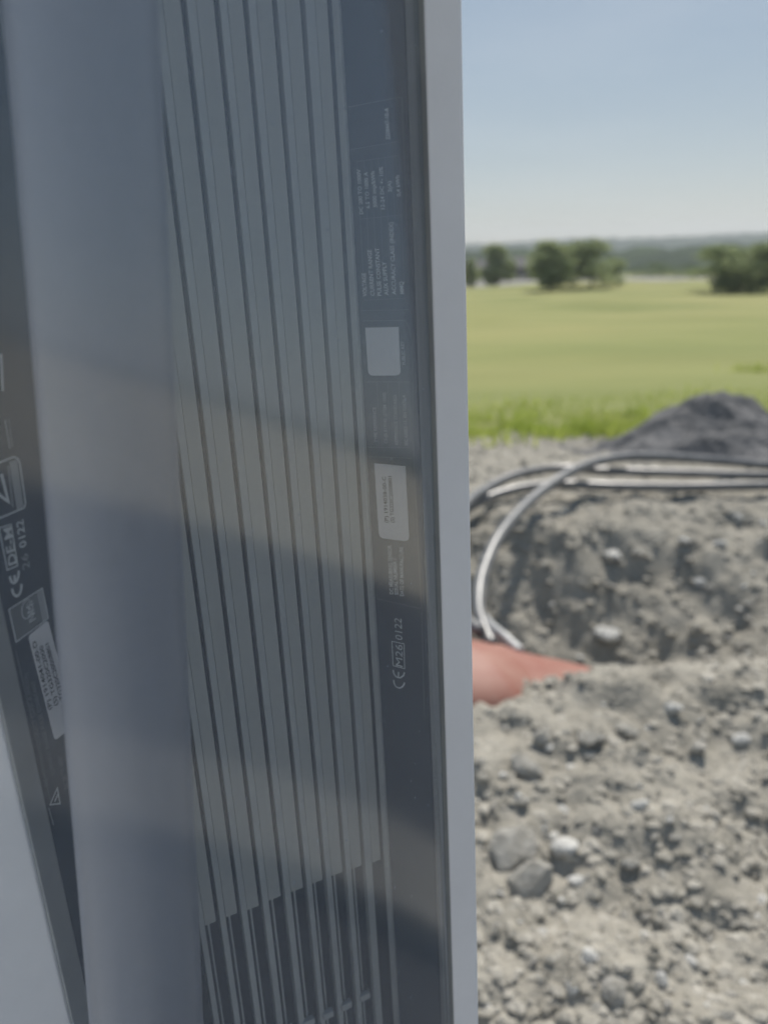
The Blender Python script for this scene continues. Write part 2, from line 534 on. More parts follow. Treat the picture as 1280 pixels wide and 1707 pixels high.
# slow twist of the sheet, as relief on its normal
mr = n.new('ShaderNodeMapRange')
mr.inputs['From Min'].default_value = -0.13; mr.inputs['From Max'].default_value = 0.02
mr.inputs['To Min'].default_value = -0.025; mr.inputs['To Max'].default_value = 0.242
mr.clamp = False
l.new(sep.outputs['X'], mr.inputs['Value'])
cmb = n.new('ShaderNodeCombineXYZ'); l.new(mr.outputs[0], cmb.inputs['Z'])
nadd = n.new('ShaderNodeVectorMath'); nadd.operation = 'ADD'
l.new(geo.outputs['Normal'], nadd.inputs[0]); l.new(cmb.outputs[0], nadd.inputs[1])
nno = n.new('ShaderNodeVectorMath'); nno.operation = 'NORMALIZE'; l.new(nadd.outputs[0], nno.inputs[0])
l.new(nno.outputs[0], gl.inputs['Normal'])
ior = n.new('ShaderNodeMix'); ior.data_type = 'FLOAT'
ior.inputs[2].default_value = 1.62; ior.inputs[3].default_value = 1 / 1.62
l.new(geo.outputs['Backfacing'], ior.inputs[0])
fr = n.new('ShaderNodeFresnel'); l.new(ior.outputs[0], fr.inputs['IOR'])
mx = n.new('ShaderNodeMixShader'); l.new(fr.outputs[0], mx.inputs[0]); l.new(tr.outputs[0], mx.inputs[1]); l.new(gl.outputs[0], mx.inputs[2])
dn = n.new('ShaderNodeTexNoise'); dn.inputs['Scale'].default_value = 120; dn.inputs['Detail'].default_value = 8
l.new(tc.outputs['Object'], dn.inputs['Vector'])
dr = n.new('ShaderNodeMapRange')
dr.inputs['From Min'].default_value = 0.35; dr.inputs['From Max'].default_value = 0.75
dr.inputs['To Min'].default_value = 0.065; dr.inputs['To Max'].default_value = 0.085
l.new(dn.outputs['Fac'], dr.inputs['Value'])
sp = n.new('ShaderNodeTexVoronoi'); sp.inputs['Scale'].default_value = 75
l.new(tc.outputs['Object'], sp.inputs['Vector'])
sm = n.new('ShaderNodeMapRange'); sm.inputs['From Min'].default_value = 0.03; sm.inputs['From Max'].default_value = 0.06
sm.inputs['To Min'].default_value = 0.35; sm.inputs['To Max'].default_value = 0.0
l.new(sp.outputs['Distance'], sm.inputs['Value'])
sa = n.new('ShaderNodeMath'); sa.operation = 'ADD'; l.new(dr.outputs[0], sa.inputs[0]); l.new(sm.outputs[0], sa.inputs[1])
mx2 = n.new('ShaderNodeMixShader'); l.new(sa.outputs[0], mx2.inputs[0]); l.new(mx.outputs[0], mx2.inputs[1]); l.new(df.outputs[0], mx2.inputs[2])
l.new(mx2.outputs[0], out.inputs[0])
PWr = RW.foot(tanaz(727), 0.0022)
PW = Wall(PWr, (-0.5, -0.866))
if PW.n[0] < 0: PW.n = -PW.n
pl = PW.p + PW.d * 0.36
prism('cover_pane', [PW.p, pl, pl - PW.n * 0.002, PW.p - PW.n * 0.002], 0.06, TOP - 0.03, m_pane)

# ------------------------------------------------------------------ print on the label plates
_fc = {}


def glyphs(txt, bold=0.0):
    cu = bpy.data.curves.new('t', 'FONT')
    cu.body = txt; cu.size = 1; cu.resolution_u = 2
    cu.offset = bold
    o = bpy.data.objects.new('t', cu); COL.objects.link(o)
    bpy.context.view_layer.update()
    dg = bpy.context.evaluated_depsgraph_get()
    me = bpy.data.meshes.new_from_object(o.evaluated_get(dg))
    bpy.data.objects.remove(o); bpy.data.curves.remove(cu)
    return me


def text(wall, txt, start, end, dx, m, parent, off=0.0006, bold=0.0, cap=0.73, slant=0):
    """lettering that runs from photo point start to end along its baseline, capitals dx pixels tall"""
    me = glyphs(txt, bold)
    co = np.empty(len(me.vertices) * 3); me.vertices.foreach_get('co', co); co = co.reshape(-1, 3)
    x0, x1 = co[:, 0].min(), co[:, 0].max()
    a, b = wall.px(*start), wall.px(*end)
    c = wall.px(start[0] + dx, start[1] + slant)
    ex = (b - a) / (x1 - x0)
    ey = np.array([(c - a)[0], (c - a)[1]]) / cap
    for v in me.vertices:
        q = a + ex * (v.co.x - x0) + ey * v.co.y
        v.co = wall.pt(q[0], q[1], off)
    me.update()
    return link('lettering', me, m, parent)


def ribbon(wall, pts, wpx, m, parent, off=0.0005, closed=False, name='printed_line', mm=None):
    P = [wall.px(*p) for p in pts]
    if closed: P = P + [P[0]]
    w = mm or wpx * 0.00034
    v, f = [], []
    n = len(P)
    for i, p in enumerate(P):
        d0 = P[i] - P[i - 1] if i else (P[-1] - P[-2] if closed else P[1] - P[0])
        d1 = P[i + 1] - P[i] if i < n - 1 else (P[1] - P[0] if closed else d0)
        d0 = d0 / np.linalg.norm(d0); d1 = d1 / np.linalg.norm(d1)
        t = d0 + d1; t /= np.linalg.norm(t) + 1e-9
        nn = np.array([-t[1], t[0]]) / max(0.4, abs(t @ d1))
        v += [wall.pt(*(p + nn * w / 2), off), wall.pt(*(p - nn * w / 2), off)]
    for i in range(n - 1):
        f.append((2 * i, 2 * i + 1, 2 * i + 3, 2 * i + 2))
    return link(name, mesh(name, v, f), m, parent)


def patch(wall, pts, m, parent, off=0.0007, thick=0.0004, name='sticker', rnd=(), rpx=7):
    P = []
    n = len(pts)
    for i, p in enumerate(pts):
        p = np.array(p, float)
        if i in rnd:
            a, b = np.array(pts[i - 1], float) - p, np.array(pts[(i + 1) % n], float) - p
            a *= rpx / np.linalg.norm(a); b *= rpx / np.linalg.norm(b)
            for k in range(7):
                t = k / 6
                P.append(p + a * (1 - t) ** 2 + b * t ** 2)
        else:
            P.append(p)
    Q = [wall.px(*p) for p in P]
    n = len(Q)
    v = [wall.pt(*q, off) for q in Q] + [wall.pt(*q, off - thick) for q in Q]
    f = [tuple(range(n)), tuple(range(2 * n - 1, n - 1, -1))] + [(i, i + n, (i + 1) % n + n, (i + 1) % n) for i in range(n)]
    me = mesh(name, v, f)
    bm = bmesh.new(); bm.from_mesh(me); bmesh.ops.recalc_face_normals(bm, faces=bm.faces); bm.to_mesh(me); bm.free()
    return link(name, me, m, parent)


R_TXT = [
    ('2208447-10-A', (651, 232.7), (648.5, 180), -7, 0.01),
    ('DC 200 TO 1000V', (606.4, 357), (602, 282), -6.5, 0),
    ('6.5 TO 1000 A', (617.5, 347.6), (613.7, 286.5), -6.5, 0),
    ('5000 imp/kWh', (629.5, 345.5), (625.3, 285.4), -6.5, 0),
    ('12-24 DC +- 10%', (642.2, 348.7), (639, 278), -6.5, 0),
    ('2(A)', (654.2, 320), (652.7, 302), -6.5, 0),
    ('0,4 kWh', (668.5, 327.6), (666.4, 291.8), -6.5, 0),
    ('VOLTAGE', (612.7, 494), (610.6, 455), -7, 0),
    ('CURRENT RANGE', (625.3, 493), (620, 416), -7, 0),
    ('PULSE CONSTANT', (637, 493), (632.7, 413), -7, 0),
    ('AUX SUPPLY', (648.5, 492), (644.3, 436), -7, 0),
    ('ACCURACY CLASS (INDEX)', (661.2, 491), (656, 370), -7, 0),
    ('MMQ', (674.5, 490), (672.8, 469), -7, 0),
    ('PUBLIC KEY', (677, 608), (673.8, 568), -5.5, 0),
    ('TYPE REFERENCE', (630.4, 737), (627.3, 678.4), -5.5, 0),
    ('CS-JB 819142 (STEM 1000)', (646.7, 739), (644, 654), -5.5, 0),
    ('REFERENCE STANDARD', (664.6, 741), (661.6, 658), -5.5, 0),
    ('IEC 62052-11, EN 50470-4', (680.6, 742), (676.8, 658.6), -5.5, 0),
    ('DC MEASURING SENSOR', (656.4, 990), (653.3, 907.8), -6.5, 0),
    ('SERIAL NUMBER /', (664.7, 990.8), (661.7, 930), -6.5, 0),
    ('DATE OF MANUFACTURE', (673.9, 993), (672.4, 910.8), -6.5, 0),
]
for t_, s_, e_, dx_, b_ in R_TXT:
    strong = 600 > s_[1] or s_[1] > 900
    text(RW, t_, s_, e_, dx_, m_print if strong else m_faint, plateR, bold=0.02)
text(RW, '0122', (671.6, 1067.4), (669.8, 1031), -12.5, m_print, plateR, slant=-3)
text(RW, 'M26', (672, 1111.5), (671.4, 1075), -12, m_print, plateR, slant=-3)
ribbon(RW, [(654, 1068.6), (674, 1072.7), (675, 1114.3), (655.7, 1109)], 1.7, m_print, plateR, closed=True)


def arcmark(wall, armL, armR, bottom, wpx, m, parent, bar=None):
    a, b, c = map(lambda p: np.array(p, float), (armL, armR, bottom))
    mid = 0.5 * (a + b)
    pts = [mid + (b - mid) * math.cos(t) + (c - mid) * math.sin(t) for t in np.linspace(0, math.pi, 15)]
    ribbon(wall, pts, wpx, m, parent)
    if bar:
        ribbon(wall, [c + (mid - c) * 0.05, c + (mid - c) * bar], wpx, m, parent, off=0.00055)


arcmark(RW, (657.2, 1132.8), (674.8, 1137), (664.5, 1146), 3.0, m_print, plateR)
arcmark(RW, (656.3, 1116), (674.6, 1120), (664.5, 1129), 3.0, m_print, plateR, 0.85)
# table lines
for seg in [[(580, 179), (668.5, 162)], [(586, 249.6), (670.6, 235)], [(596, 269.6), (666.4, 259)], [(599, 365.6), (672.8, 358)], [(608.5, 500.5), (675, 497)],
            [(603, 518), (683, 516)], [(670.6, 162), (684, 506)], [(605, 535), (675, 533.7), (683, 546), (687.5, 570), (690.5, 764)], [(613, 636.5), (684.5, 636.5)],
            [(616, 761), (687.5, 763.7)], [(614, 745), (682, 746)], [(629, 997.6), (703, 1014.4)], [(690.5, 766), (703, 1013)], [(703.3, 1017), (708, 1199)]]:
    ribbon(RW, seg, 0.9, m_line, plateR)
for k in range(7):
    u_ = k / 6
    ribbon(RW, [(596 + 70.4 * u_, 269 - 10 * u_), (608.5 + 66.5 * u_, 500 - 3 * u_)], 0.8, m_line, plateR, off=0.00045)
for xx in (632, 650, 668):
    ribbon(RW, [(xx - 2.6, 638), (xx, 744)], 0.8, m_line, plateR, off=0.00045)
# stickers
patch(RW, [(609.8, 546), (665, 544.8), (668.6, 625.5), (615, 626)], m_paper, plateR, rnd=(2, 3), rpx=9)
patch(RW, [(624.7, 772), (676.6, 776.8), (682.7, 902.4), (632.8, 896)], m_paper, plateR, rnd=(2, 3), rpx=9)
text(RW, '(P) 1914038-00-C', (648.8, 870.4), (644.6, 793.5), -6.3, m_ink, plateR, off=0.0011, bold=0.012)
text(RW, '(S) TG320C20008801', (658.8, 870.4), (654.4, 792.7), -6.3, m_ink, plateR, off=0.0011, bold=0.012)

# left plate
ribbon(LW, [(-14, 776), (22, 761.5), (29, 764), (32.5, 772), (42, 838), (40, 846), (-16, 870)], 2.0, m_print, plateL)
patch(LW, [(15, 769.5), (27.5, 766), (38, 843), (28, 850)], m_faint, plateL, name='printed_panel')
ribbon(LW, [(2, 790), (13.5, 836), (-6, 822)], 4, m_print, plateL)
ribbon(LW, [(13, 776), (21, 845)], 2.2, m_faint, plateL)
ribbon(LW, [(-2, 880), (18, 874), (29, 942.5), (11.5, 950)], 1.6, m_print, plateL, closed=True)
text(LW, 'DE-M', (27, 938), (18.2, 877), -14, m_print, plateL, slant=5.5, bold=0.012)
text(LW, '26', (49, 946), (45, 921), -12, m_faint, plateL, slant=5)
text(LW, '0122', (43.5, 910), (37.5, 865), -12, m_print, plateL, slant=5, bold=0.012)
arcmark(LW, (19.7, 981), (35, 973), (29, 993), 3.2, m_print, plateL)
arcmark(LW, (16, 960), (30.5, 951), (24.5, 971), 3.2, m_print, plateL, 0.8)
patch(LW, [(14, 1015.6), (61, 987.5), (70, 1034), (26, 1069)], m_line, plateL, name='printed_panel', off=0.0005)
ribbon(LW, [(14, 1015.6), (69.4, 980), (79.5, 1030), (26, 1070)], 1.5, m_print, plateL, closed=True, off=0.0007)
patch(LW, [(61, 987.5), (69.4, 981), (79, 1030), (70.3, 1036)], m_faint, plateL, name='printed_panel', off=0.0007)
text(LW, 'NMi', (59, 1031), (53.5, 1000), -12, m_print, plateL, slant=8)
ribbon(LW, [(44 + 9 * math.cos(t), 1018 - 3 + 16 * math.sin(t) - 3 * math.cos(t)) for t in np.linspace(-0.4, 5.2, 14)], 1.2, m_print, plateL, off=0.0008)
patch(LW, [(46.5, 1060), (79, 1033), (124, 1207), (91, 1234)], m_paper, plateL, rnd=(0, 1, 2, 3), rpx=6)
text(LW, '(P) 1914041-00-D', (85, 1180), (57.5, 1066), -6, m_ink, plateL, slant=5, off=0.0011, bold=0.012)
text(LW, '(S) TG320C2000', (95, 1173), (69, 1074), -6, m_ink, plateL, slant=5, off=0.0011, bold=0.012)
text(LW, 'TG320C20008801', (104, 1163), (79, 1070), -6, m_ink, plateL, slant=5, off=0.0011, bold=0.012)
text(LW, 'DC METERING ACCURACY CLASS A (INDEX)', (80, 1308), (44, 1122), -6, m_line, plateL, slant=4)
text(LW, 'CURRENT RANGE PULSE CONSTANT', (91, 1290), (57, 1133), -6, m_line, plateL, slant=4)
text(LW, 'DC 200 TO 1000V', (113, 1312), (101, 1258), -6, m_line, plateL, slant=4)
ribbon(LW, [(83, 1341), (99.6, 1339), (95, 1313)], 1.8, m_print, plateL, closed=True)
ribbon(LW, [(90, 1336), (96, 1322)], 2.0, m_print, plateL, off=0.0007)
ribbon(LW, [(81, 1347), (89, 1375)], 1.2, m_faint, plateL)
ribbon(LW, [(26, 1085), (86, 1345)], 0.9, m_line, plateL)
ribbon(LW, [(1, 590), (4, 652)], 3, m_print, plateL)
ribbon(LW, [(8, 700), (16, 748)], 1.2, m_print, plateL)
ribbon(LW, [(14, 698), (20, 745)], 1.2, m_faint, plateL)

# ------------------------------------------------------------------ rubble, stones


def rock_mesh(seed, sub=2):
    bm = bmesh.new()
    bmesh.ops.create_icosphere(bm, subdivisions=sub, radius=1)
    rs = random.Random(seed)
    off = [Vector((rs.uniform(-1, 1), rs.uniform(-1, 1), rs.uniform(-1, 1))).normalized() for _ in range(9)]
    cut = [rs.uniform(0.55, 0.9) for _ in off]
    for v in bm.verts:
        d = v.co.normalized()
        r = 1.0
        for o_, c_ in zip(off, cut):
            k = d.dot(o_)
            if k > c_: r = min(r, c_ / k)
        r *= 1 + rs.uniform(-0.04, 0.04)
        v.co = d * r
    me = bpy.data.meshes.new('rock'); bm.to_mesh(me); bm.free()
    return me


m_stone = mat('stone', (0.3, 0.29, 0.27), 0.9, spec=0.2)
noisy(m_stone, (0.30, 0.285, 0.25), (0.46, 0.44, 0.40), 1.6, 7, 0.5, 0.06, bscale=8)
m_pale = mat('pale_stone', (0.45, 0.44, 0.42), 0.85, spec=0.25)
noisy(m_pale, (0.48, 0.47, 0.44), (0.60, 0.59, 0.56), 2.0, 6, 0.4, 0.05, bscale=8)
rocks = [rock_mesh(s) for s in range(7)]
rocksP = [m.copy() for m in rocks[:4]]
for m_ in rocks: m_.materials.append(m_stone)
for m_ in rocksP: m_.materials.append(m_pale)


def put_stone(x, y, r, pale=False, sink=0.35, flat=0.75):
    z = float(height(x, y))
    o = bpy.data.objects.new('stone', random.choice(rocksP if pale else rocks))
    COL.objects.link(o)
    o.parent = ground
    o.location = (x, y, z + r * (flat - sink) * 0.6)
    o.rotation_euler = (random.uniform(-0.5, 0.5), random.uniform(-0.5, 0.5), random.uniform(0, 6.28))
    o.scale = (r * random.uniform(0.8, 1.25), r * random.uniform(0.8, 1.25), r * random.uniform(0.6, 1.0) * flat)
    return o


def ground_hit(px, py):
    d = ray(px, py)
    t = np.arange(0.9, 12, 0.01)
    P = np.array([0, 0, EYE]) + d * t[:, None]
    h = np.nonzero(P[:, 2] < height(P[:, 0], P[:, 1]))[0]
    return P[h[0]] if len(h) else None


named = [(885, 1475, 40, 0), (855, 1425, 45, 0), (940, 1420, 26, 1), (1065, 1350, 20, 1), (1120, 1190, 18, 1), (1010, 1065, 22, 1), (875, 1290, 32, 0),
         (985, 1240, 24, 0), (1040, 1225, 20, 0), (1185, 1365, 16, 0), (1050, 1445, 15, 0), (985, 1600, 14, 1), (1100, 1635, 12, 1), (1025, 1660, 18, 0), (955, 1650, 13, 1),
         (960, 1475, 14, 1), (1235, 1240, 14, 1), (1160, 1250, 14, 0), (905, 1235, 18, 0), (870, 1340, 15, 0), (865, 1335, 10, 1), (1075, 1565, 9, 1), (1150, 1605, 10, 1),
         (1020, 930, 16, 1), (1060, 925, 12, 0), (1165, 975, 11, 1), (1140, 905, 12, 1), (1200, 910, 12, 1), (940, 855, 9, 1), (1230, 870, 10, 1)]
for px, py, rp, pale in named:
    p = ground_hit(px, py)
    if p is not None:
        put_stone(p[0], p[1], rp / FPX * np.linalg.norm(p - np.array([0, 0, EYE])), bool(pale))
for k in range(170):
    px, py = random.uniform(790, 1290), random.choice([random.uniform(1120, 1715), random.uniform(1300, 1715), random.uniform(850, 1100)])
    p = ground_hit(px, py)
    if p is None: continue
    d = np.linalg.norm(p - np.array([0, 0, EYE]))
    put_stone(p[0], p[1], random.uniform(4.5, 11) / FPX * d, random.random() < 0.25, flat=0.55, sink=0.5)

# small gravel, uncountable
nv, nf = [], []
_b = bmesh.new(); bmesh.ops.create_icosphere(_b, subdivisions=1, radius=1)
base_v = np.array([tuple(v.co) for v in _b.verts]); base_f = np.array([[v.index for v in f.verts] for f in _b.faces]); _b.free()
NV = len(base_v)
NG = 30000
gy_ = 1.0 + 7.5 * rng.random(NG) ** 1.7
gx_ = (rng.random(NG) * 0.95 - 0.35) * gy_
gz_ = height(gx_, gy_)
gr_ = (0.0025 + 0.019 * rng.random(NG) ** 5) * (0.75 + 0.16 * gy_)
bv = base_v[None] * (0.75 + 0.5 * rng.random((NG, NV, 1))) * (0.7 + 0.6 * rng.random((NG, 1, 3))) * np.array([1, 1, 0.6]) * gr_[:, None, None]
bv += np.stack([gx_, gy_, gz_ - gr_ * 0.05], 1)[:, None, :]
fv = base_f[None] + (np.arange(NG) * NV)[:, None, None]
me = bpy.data.meshes.new('gravel')
me.from_pydata(bv.reshape(-1, 3).tolist(), [], fv.reshape(-1, 3).tolist())
m_grav = mat('gravel', (0.3, 0.29, 0.26), 0.9, spec=0.2)
noisy(m_grav, (0.24, 0.225, 0.19), (0.43, 0.405, 0.355), 18, 3)
link('gravel', me, m_grav, ground)['kind'] = 'stuff'

# dark heap of earth
m_heap = mat('dark_earth', (0.12, 0.07, 0.07), 0.95, spec=0.15)
noisy(m_heap, (0.115, 0.116, 0.12), (0.19, 0.188, 0.19), 3.5, 6, 1.0, 0.06, bscale=16)
hc = at(1158, 735, 6.5)
hv, hf = [], []
NR, NA = 46, 120
for i in range(NR + 1):
    rr = 1.75 * i / NR
    for j in range(NA):
        a = 2 * math.pi * j / NA
        x, y = hc[0] + 0.15 + rr * math.cos(a) * 0.95, hc[1] + rr * math.sin(a) * 0.8
        hv.append((x, y))
hv = np.array(hv)
rr = np.hypot((hv[:, 0] - hc[0] - 0.15) / 0.95, (hv[:, 1] - hc[1]) / 0.8)
gz = height(hv[:, 0], hv[:, 1], False)
prof = np.cos(np.clip(rr / 1.0, 0, 1) * math.pi / 2) ** 1.3
hz = gz - 0.12 * sstep(1.2, 1.75, rr) + 0.45 * prof * (1 + 0.12 * fbm(hv[:, 0] * 1.3, hv[:, 1] * 1.3, 3, 77)) + 0.12 * fbm(hv[:, 0] / 0.22, hv[:, 1] / 0.22, 3, 71) * sstep(1.7, 1.2, rr)
for i in range(NR):
    for j in range(NA):
        a, b = i * NA + j, i * NA + (j + 1) % NA
        hf.append((a, b, b + NA, a + NA))
tag(link('earth_heap', mesh('heap', np.column_stack([hv, hz]), hf), m_heap, smooth=True), 'dark grey heap of earth behind the grey cables at the field edge', 'heap')

# ------------------------------------------------------------------ cables and duct


def tube_mesh(name, pts, rad, seg=16, sub=10, radii=None, cap=True):
    P = [Vector(p) for p in pts]
    n = len(P)
    C = []
    R = []
    for i in range(n - 1):
        p0, p1, p2, p3 = P[max(i - 1, 0)], P[i], P[i + 1], P[min(i + 2, n - 1)]
        for k in range(sub):
            t = k / sub
            C.append(0.5 * ((2 * p1) + (p2 - p0) * t + (2 * p0 - 5 * p1 + 4 * p2 - p3) * t * t + (3 * p1 - p0 - 3 * p2 + p3) * t ** 3))
            R.append((radii[i] * (1 - t) + radii[i + 1] * t) if radii else rad)
    C.append(P[-1]); R.append(radii[-1] if radii else rad)
    v, f = [], []
    tprev = None
    for i, c in enumerate(C):
        t = (C[min(i + 1, len(C) - 1)] - C[max(i - 1, 0)]).normalized()
        if tprev is None:
            u = t.orthogonal().normalized()
        else:
            u = (u - t * u.dot(t)).normalized()
        tprev = t
        w = t.cross(u)
        for j in range(seg):
            a = 2 * math.pi * j / seg
            v.append(c + (u * math.cos(a) + w * math.sin(a)) * R[i])
    for i in range(len(C) - 1):
        for j in range(seg):
            a, b = i * seg + j, i * seg + (j + 1) % seg
            f.append((a, b, b + seg, a + seg))
    if cap:
        f.append(tuple(range(seg))[::-1]); f.append(tuple(range((len(C) - 1) * seg, len(C) * seg)))
    return mesh(name, v, f)


m_cable = mat('black_cable_sheath', (0.035, 0.036, 0.04), 0.36, spec=0.8)
noisy(m_cable, (0.11, 0.112, 0.118), (0.20, 0.198, 0.192), 9, 6)
A = [at(1520, 800, 4.9), at(1280, 776, 4.85), at(1140, 764, 4.8), at(1040, 762, 4.7), at(965, 780, 4.45), at(895, 825, 4.05), at(838, 885, 3.6), at(806, 950, 3.25), at(797, 1005, 3.0), at(803, 1040, 2.85), at(818, 1075, 2.72)]
tag(link('power_cable', tube_mesh('cable', A, 0.028), m_cable, smooth=True), 'thick dark grey cable arching over the pit and down into the red duct', 'cable', 'power cables')
Bc = [at(1520, 798, 4.6), at(1280, 793, 4.6), at(1140, 789, 4.62), at(1000, 785, 4.66), at(930, 781, 4.7), at(870, 789, 4.55), at(815, 812, 4.3), at(770, 850, 3.9), at(740, 950, 3.3), at(765, 1020, 2.9), at(800, 1052, 2.75)]
tag(link('power_cable', tube_mesh('cable', Bc, 0.026), m_cable, smooth=True), 'dark grey cable lying behind the arching one, upper strand left of the crossing', 'cable', 'power cables')
Cc = [at(1520, 812, 4.4), at(1280, 810, 4.4), at(1140, 812, 4.42), at(1020, 811, 4.42), at(930, 808, 4.45), at(860, 816, 4.35), at(800, 836, 4.2), at(750, 868, 4.0)]
tag(link('power_cable', tube_mesh('cable', Cc, 0.028), m_cable, smooth=True), 'lowest dark grey cable lying on the edge of the bank', 'cable', 'power cables')
m_tip = mat('grey_cable_sleeve', (0.5, 0.5, 0.49), 0.5)
Dc = [at(806, 1030, 2.9), at(822, 1048, 2.86), at(842, 1064, 2.82), at(866, 1086, 2.74)]
tag(link('cable_stub', tube_mesh('cable', Dc, 0.021), m_tip, smooth=True), 'short pale grey cable end sticking out of the red duct', 'cable')

m_red = mat('red_plastic', (0.42, 0.17, 0.14), 0.62)
noisy(m_red, (0.25, 0.085, 0.058), (0.32, 0.165, 0.125), 5, 6)
dp = [at(700, 1122, 2.52), at(780, 1126, 2.54), at(850, 1132, 2.62), at(930, 1142, 2.68), at(1060, 1158, 2.78)]
dv, df_ = [], []
DP = [Vector(p) for p in dp]
Ra, Rb = [0.30, 0.28, 0.23, 0.17, 0.12], [0.13, 0.12, 0.10, 0.08, 0.06]
ND, NS = 40, 28
for layer in (0, 1):
    for i in range(NS + 1):
        t = i / NS * 4
        k = min(3, int(t)); q = t - k
        c = DP[k].lerp(DP[k + 1], q)
        tn = (DP[k + 1] - DP[k]).normalized()
        hz0 = Vector((tn.y, -tn.x, 0)).normalized()
        ra = Ra[k] * (1 - q) + Ra[k + 1] * q - 0.006 * layer
        rb = Rb[k] * (1 - q) + Rb[k + 1] * q - 0.006 * layer
        for j in range(ND):
            a = 2 * math.pi * j / ND
            w_ = 1 + 0.03 * math.sin(t * 5 + 3 * math.cos(a))
            dv.append(c + hz0 * math.cos(a) * ra * w_ + Vector((0, 0, 1)) * math.sin(a) * rb * w_)
for layer in (0, 1):
    o_ = layer * (NS + 1) * ND
    for i in range(NS):
        for j in range(ND):
            q4 = (o_ + i * ND + j, o_ + i * ND + (j + 1) % ND, o_ + (i + 1) * ND + (j + 1) % ND, o_ + (i + 1) * ND + j)
            df_.append(q4 if layer else q4[::-1])
for j in range(ND):
    df_.append((j, (j + 1) % ND, (NS + 1) * ND + (j + 1) % ND, (NS + 1) * ND + j))
tag(link('cable_duct', mesh('duct', dv, df_), m_red, smooth=True), 'flattened red plastic cable duct half buried in rubble at the pit edge', 'duct')

# ------------------------------------------------------------------ far things
m_road = mat('gravel_road', (0.42, 0.4, 0.38), 0.9, spec=0.2)
noisy(m_road, (0.25, 0.24, 0.225), (0.34, 0.325, 0.31), 0.2, 4)
rv, rf = [], []
for i in range(61):
    x = -60 + 4 * i
    y0 = 186 + 0.02 * x
    zt = -3.75 + 0.15 * math.sin(i * 0.7)
    for dy, zz in ((-5, None), (0, zt), (8, zt + 0.12), (13, None)):
        rv.append((x, y0 + dy, float(height(x, y0 + dy, False)) - 0.05 if zz is None else zz))
for i in range(60):
    for k in range(3):
        rf.append((4 * i + k, 4 * i + 4 + k, 4 * i + 5 + k, 4 * i + 1 + k))
tag(link('road', mesh('road', rv, rf), m_road), kind='structure')

m_leaf = mat('foliage', (0.06, 0.09, 0.03), 0.8, spec=0.2)
noisy(m_leaf, (0.10, 0.125, 0.06), (0.155, 0.175, 0.09), 0.5, 4)
m_leaf2 = mat('dark_foliage', (0.04, 0.06, 0.03), 0.85, spec=0.15)
noisy(m_leaf2, (0.05, 0.07, 0.035), (0.09, 0.115, 0.05), 0.2, 4)

def translucent(m, f):
    """let light through thin leaves"""
    n, l = m.node_tree.nodes, m.node_tree.links
    b = n['Principled BSDF']; o = n['Material Output']
    t = n.new('ShaderNodeBsdfTranslucent')
    x = n.new('ShaderNodeAddShader')
    g = n.new('ShaderNodeHueSaturation'); g.inputs['Value'].default_value = f
    if b.inputs['Base Color'].links:
        l.new(b.inputs['Base Color'].links[0].from_socket, g.inputs['Color']); l.new(g.outputs[0], t.inputs[0])
    l.new(b.outputs[0], x.inputs[0]); l.new(t.outputs[0], x.inputs[1]); l.new(x.outputs[0], o.inputs[0])


translucent(m_leaf, 1.1)
translucent(m_leaf2, 1.0)
m_bark = mat('bark', (0.1, 0.08, 0.06), 0.9, spec=0.1)
noisy(m_bark, (0.07, 0.058, 0.045), (0.13, 0.11, 0.085), 3, 5)


def leaves(clumps, n, size, rg):
    """leaf-sized faces spread through clumps [(centre, radii)]"""
    w = np.array([c[1][0] * c[1][1] * c[1][2] for c in clumps]); w = w / w.sum()
    idx = rg.choice(len(clumps), n, p=w)
    d = rg.normal(size=(n, 3)); d /= np.linalg.norm(d, axis=1)[:, None]
    r = rg.random(n) ** 0.45
    c = np.array([c[0] for c in clumps])[idx]; ra = np.array([c[1] for c in clumps])[idx]
    p = c + d * ra * r[:, None]
    a = rg.normal(size=(n, 3)); a /= np.linalg.norm(a, axis=1)[:, None]
    b = np.cross(a, rg.normal(size=(n, 3))); b /= np.linalg.norm(b, axis=1)[:, None]
    s = size * (0.6 + 0.8 * rg.random(n))[:, None]
    v = np.stack([p - a * s, p + b * s * 0.5, p + a * s, p - b * s * 0.5], 1).reshape(-1, 3)
    f = np.arange(4 * n).reshape(-1, 4)
    me = bpy.data.meshes.new('leaves')
    me.from_pydata(v.tolist(), [], f.tolist())
    return me


